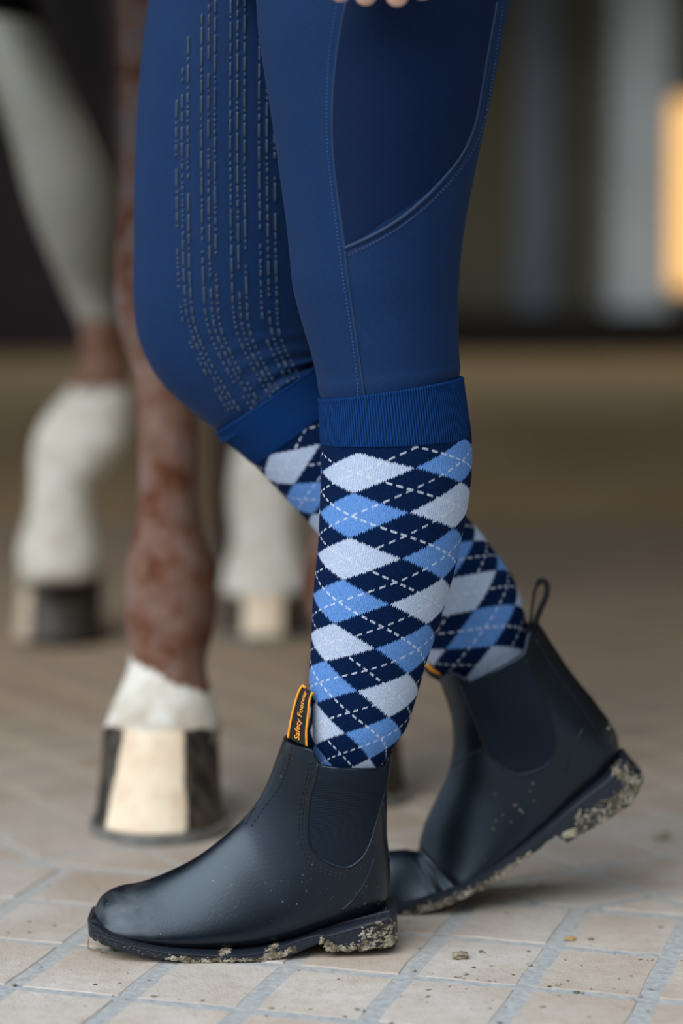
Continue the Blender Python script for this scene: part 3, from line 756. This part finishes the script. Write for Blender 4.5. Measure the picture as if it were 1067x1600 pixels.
# ------------------------------------------------------------------ the horse
horse = root('horse', (-.10, 2.95, 0), 'brown horse with white stockings and dark striped hooves behind the rider', 'horse')
def leg(rows, **k): return loft(rows, 5, 40, **k)
def pr(y, l, r, Y, d): return prow(l, y, r, y, Y, d)
foreR = leg([pr(-420, 40, 420, 2.66, .17), pr(-200, 35, 390, 2.62, .15), pr(-60, 48, 352, 2.58, .12), pr(60, 88, 340, 2.56, .10), pr(170, 135, 334, 2.54, .082), pr(260, 172, 328, 2.52, .068), pr(330, 184, 330, 2.50, .06), pr(400, 178, 334, 2.49, .058),
             pr(460, 177, 334, 2.49, .056), pr(520, 186, 324, 2.49, .05), pr(570, 203, 314, 2.49, .042), pr(640, 212, 312, 2.49, .038), pr(740, 217, 312, 2.49, .038), pr(820, 212, 316, 2.49, .042), pr(875, 197, 331, 2.485, .05),
             pr(930, 193, 340, 2.48, .055), pr(985, 196, 335, 2.47, .052), pr(1035, 202, 322, 2.455, .045), pr(1085, 182, 332, 2.435, .045), pr(1130, 163, 346, 2.42, .053), pr(1148, 159, 348, 2.41, .056), pr(1166, 168, 340, 2.41, .050)])
foreL = leg([pr(-420, 430, 800, 2.72, .17), pr(-200, 440, 760, 2.68, .15), pr(-60, 460, 720, 2.66, .12), pr(60, 470, 690, 2.64, .10), pr(260, 480, 640, 2.62, .068), pr(400, 476, 630, 2.60, .058), pr(500, 478, 628, 2.60, .05), pr(570, 500, 600, 2.60, .04),
             pr(740, 505, 598, 2.60, .036), pr(800, 497, 604, 2.60, .042), pr(850, 478, 616, 2.59, .05), pr(900, 470, 622, 2.585, .054), pr(950, 473, 618, 2.58, .05), pr(995, 490, 606, 2.565, .043), pr(1045, 482, 614, 2.545, .044), pr(1100, 470, 626, 2.53, .05), pr(1120, 466, 626, 2.53, .05)])
hindL = leg([pr(-420, -190, 120, 3.72, .20), pr(-200, -150, 90, 3.66, .18), pr(-60, -90, 48, 3.62, .15), pr(40, -45, 66, 3.60, .13), pr(140, -8, 112, 3.58, .11), pr(230, 22, 165, 3.58, .09), pr(310, 42, 184, 3.59, .075), pr(390, 72, 178, 3.62, .06), pr(450, 98, 178, 3.66, .055),
             pr(510, 124, 196, 3.68, .055), pr(560, 126, 208, 3.66, .05), pr(605, 108, 206, 3.62, .05), pr(655, 66, 204, 3.58, .055), pr(705, 49, 194, 3.56, .055), pr(755, 48, 152, 3.55, .045), pr(800, 44, 146, 3.54, .045), pr(845, 30, 156, 3.53, .055), pr(885, 28, 158, 3.52, .055), pr(905, 34, 150, 3.52, .05)])
hindR = leg([pr(-420, 280, 620, 3.72, .20), pr(-200, 300, 600, 3.68, .18), pr(0, 330, 560, 3.66, .13), pr(200, 350, 520, 3.66, .10), pr(340, 360, 495, 3.72, .075), pr(420, 370, 480, 3.76, .06), pr(500, 372, 468, 3.76, .05), pr(640, 374, 458, 3.75, .04),
             pr(720, 362, 468, 3.74, .045), pr(780, 356, 474, 3.73, .05), pr(840, 362, 468, 3.70, .045), pr(880, 352, 474, 3.67, .048), pr(915, 346, 480, 3.65, .055), pr(930, 350, 474, 3.65, .05)])
trunk = []
def ring_y(x, y, z, rx, rz): return (x, y, z, rx, rz)
TRK = [(-.04, 2.42, 1.20, .06, .10), (-.04, 2.46, 1.18, .16, .22), (-.05, 2.58, 1.16, .24, .30), (-.08, 2.85, 1.16, .28, .33), (-.12, 3.15, 1.15, .31, .34), (-.16, 3.45, 1.17, .30, .32), (-.19, 3.7, 1.19, .28, .30), (-.21, 3.88, 1.20, .18, .22), (-.21, 3.94, 1.20, .05, .08)]
def axis_loft(rows, sub=5, m=40):
    R = catmull(rows, sub); V = []
    for r in R:
        for j in range(m + 1):
            a = 2 * math.pi * j / m; V.append(Vector((r[0] + math.sin(a) * r[3], r[1], r[2] + math.cos(a) * r[4])))
    UV = [(0, 0)] * len(V); F = grid_faces(len(R), m + 1); capends(V, F, UV, len(R), m + 1); return V, F
trunk = axis_loft(TRK)
neck = loft([wrow(-.03, 2.60, 1.90, .07, .10), wrow(-.03, 2.60, 1.72, .08, .14), wrow(-.04, 2.62, 1.5, .10, .19), wrow(-.04, 2.68, 1.25, .14, .22)], 5, 32)
head = axis_loft([(-.02, 2.37, 1.48, .035, .04), (-.02, 2.40, 1.52, .055, .06), (-.02, 2.46, 1.64, .06, .085), (-.02, 2.53, 1.77, .085, .12), (-.02, 2.61, 1.90, .08, .11), (-.02, 2.67, 1.94, .04, .05)])
ears = merge(axis_loft([(-.07, 2.61, 2.01, .02, .06), (-.07, 2.64, 2.01, .02, .06)], 1, 12), axis_loft([(.03, 2.61, 2.01, .02, .06), (.03, 2.64, 2.01, .02, .06)], 1, 12))
V, F, _ = merge(foreR, foreL, hindL, hindR, trunk, neck, head, ears)
me = bpy.data.meshes.new('tmp'); me.from_pydata([tuple(v) for v in V], [], F); tmp = bpy.data.objects.new('tmp', me); C.objects.link(tmp)
rm = tmp.modifiers.new('r', 'REMESH'); rm.mode = 'VOXEL'; rm.voxel_size = .009
sm = tmp.modifiers.new('s', 'SMOOTH'); sm.iterations = 3
bpy.context.view_layer.update(); ev = tmp.evaluated_get(bpy.context.evaluated_depsgraph_get()); m2 = ev.to_mesh()
co = np.empty(len(m2.vertices) * 3); m2.vertices.foreach_get('co', co); co = co.reshape(-1, 3); F = [tuple(p.vertices) for p in m2.polygons]; ev.to_mesh_clear(); bpy.data.objects.remove(tmp)
x, y, z = co.T
dpt = y * CT + (CAM_H - z) * ST; pyv = 800 - FPX * ((z - CAM_H) * CT + y * ST) / dpt; pxv = 533.5 + FPX * x / dpt
hind = y > 3.1
sg = lambda v, c, w_: 1 / (1 + np.exp(-(v - c) / w_))
zl = lambda py, Y: P(500, py, Y).z
wf = sg(-z, -zl(1032, 2.46) + .12 * (0) - (x - P(250, 900, 2.46).x) * -.25, .006)       # pastern of the near foreleg, edge sloping to the right
wf = 1 / (1 + np.exp((z - (zl(1040, 2.46) - (x - P(250, 900, 2.46).x) * .42)) / .008))
whL = np.where(hind & (x < -.26), np.maximum(1 / (1 + np.exp((z - zl(606, 3.6)) / .012)), sg(z, zl(500, 3.66), .02)), 0)
whR = np.where(hind & (x >= -.26), 1 / (1 + np.exp((z - zl(690, 3.74)) / .012)), 0)
white = np.where(hind, np.maximum(whL, whR), wf)
white = np.where(z > .95, 0, white)
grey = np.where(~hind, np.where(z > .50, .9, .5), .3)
black = np.where(~hind, sg(z, .65, .015) * sg(np.abs(x + .190), .036, .006), np.where(z > .95, 1, 0))  # near-black outer side of the upper foreleg: shade painted into the coat
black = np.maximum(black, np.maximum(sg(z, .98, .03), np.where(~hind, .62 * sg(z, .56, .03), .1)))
body = mk('body', [Vector(c) for c in co], F, M['horse_coat'], horse, vals={'white': white, 'grey': grey, 'black': black, 'hind_shade': np.where(hind, sg(z, .42, .02), 0), 'dirt': np.where(hind, .3, sg(-z, -zl(1095, 2.44), .012))})
def hoof(cx_px, Y, pyt, hw_b, hw_t, dep, pale, tilt=0.0, lift=0.0, py_ref=1300, shoe=True, label=None):
    cx = P(cx_px, py_ref, Y).x; zt = P(cx_px, pyt, Y + .03).z; rows = []
    for t in np.linspace(0, 1, 9):
        zz = lerp(.011 + lift, zt, t); wv = lerp(hw_b, hw_t, t ** .6); dv = lerp(dep, dep * .74, t)
        rows.append((cx - wv, zz, Y + .035 * t + tilt * t, cx + wv, zz, Y + .035 * t + tilt * t, dv))
    rows.append((cx - hw_t * .9, zt + .006, Y + .035 + tilt, cx + hw_t * .9, zt + .006, Y + .035 + tilt, dep * .66))
    V, F, UV, _ = loft(rows, 3, 48)
    val = [pale((v.x - cx) / hw_b, (v.z) / zt) for v in V]
    h = mk('hoof', V, F, M['hoof_horn'], horse, vals={'white': val})
    if label: h['label'] = label
    if shoe:   # iron shoe, open at the heels
        V, F = [], []; n = 40; ro, ri = 1.06, .80
        for i in range(n + 1):
            a = math.radians(-152 + 304 * i / n); dx, dy = math.sin(a), -math.cos(a)
            for rr, zz in ((ro, lift), (ro, lift + .0115), (ri, lift + .0115), (ri, lift)):
                V.append(Vector((cx + dx * hw_b * rr, Y + dy * dep * rr, zz)))
        for i in range(n):
            for j in range(4): F.append((i * 4 + j, i * 4 + (j + 1) % 4, (i + 1) * 4 + (j + 1) % 4, (i + 1) * 4 + j))
        F += [(3, 2, 1, 0), (n * 4, n * 4 + 1, n * 4 + 2, n * 4 + 3)]
        mk('horseshoe', V, F, M['iron'], h, smooth=False)
    return h
def bell(v, a, b_, w_=.08): return 1 / (1 + math.exp(-(v - a) / w_)) * 1 / (1 + math.exp((v - b_) / w_))
hoof(249, 2.375, 1140, .0690, .0610, .068, lambda a, t: bell(a, lerp(-.80, -.52, t), lerp(.50, .38, t), .03), label='cream hoof wall with dark sides')
hoof(545, 2.52, 1110, .064, .055, .064, lambda a, t: bell(a, -.5, .5, .03), py_ref=1250)
hoof(93, 3.56, 892, .070, .064, .066, lambda a, t: bell(a, -2, -.50, .05) * .55, py_ref=1000, shoe=False, label='dark hoof with a tan left side')
hoof(414, 3.62, 915, .066, .062, .066, lambda a, t: bell(a, -.50, .46, .03) * .9, py_ref=1000)
# tail hanging behind the hind legs
random.seed(3); loc = []
for k in range(70):
    x0 = random.uniform(338, 372); r_ = random.uniform(.004, .009)
    pts = [P(x0 * .3 + 290, -300, 3.95), P(x0 * .5 + 180, 0, 4.02), P(x0 + random.uniform(-6, 6), 300, 4.02), P(x0 + random.uniform(-4, 4), 600, 4.0), P(x0 + random.uniform(-5, 5), 800, 4.0), P(x0 + random.uniform(-6, 6), random.uniform(840, 910), 4.0)]
    loc.append(tube([Vector(p) for p in catmull([tuple(p) for p in pts], 4)], r_, 5))
V, F, _ = merge(*loc); mk('tail', V, F, M['hair_tail'], horse)

# ------------------------------------------------------------------ crumbs on the paving
def clod(name, px, py, r, sq, mat, label, cat):
    g = G(px, py); V, F = ico(g + Vector((0, 0, r * sq[2] * .7)), r, sq, px % 7, 2, .4)
    o = mk(name, V, F, mat, None, smooth=False); tag(o, label, cat); return o
clod('mud_clod', 719, 1497, .0052, (1.4, 1, .6), M['dry_mud'], 'largest brown mud clod on the paving, right of the planted boot heel', 'clod')
clod('straw_crumb', 891, 1468, .0036, (1.4, 1, .5), M['orange_thread'] if 0 else M['straw'], 'pale yellow crumb on the paving below the lifted heel', 'crumb')
clod('mud_clod', 187, 1483, .006, (1.7, 1, .8), M['dry_mud'], 'mud clod under the toe of the planted boot', 'clod')
clod('mud_clod', 1036, 1312, .0075, (1.2, 1, .6), M['dry_mud'], 'mud clod near the right edge, beyond the lifted heel', 'clod')
random.seed(21); out = []
for k in range(170):
    px, py = random.uniform(0, 1067), random.uniform(1380, 1600)
    if k < 26: px, py = random.uniform(640, 1030), random.uniform(1480, 1590)
    g = G(px, py); r = random.choice([.0005, .0007, .0009, .0013, .0018])
    out.append(ico(g + Vector((0, 0, r * .2)), r, (1.6, 1.2, .5), k, 1, .4))
V, F, _ = merge(*out); tag(mk('dirt_crumbs', V, F, M['dry_mud'], None, smooth=False), 'fine crumbs of dry dirt scattered over the pale paving', 'dirt', None, 'stuff')
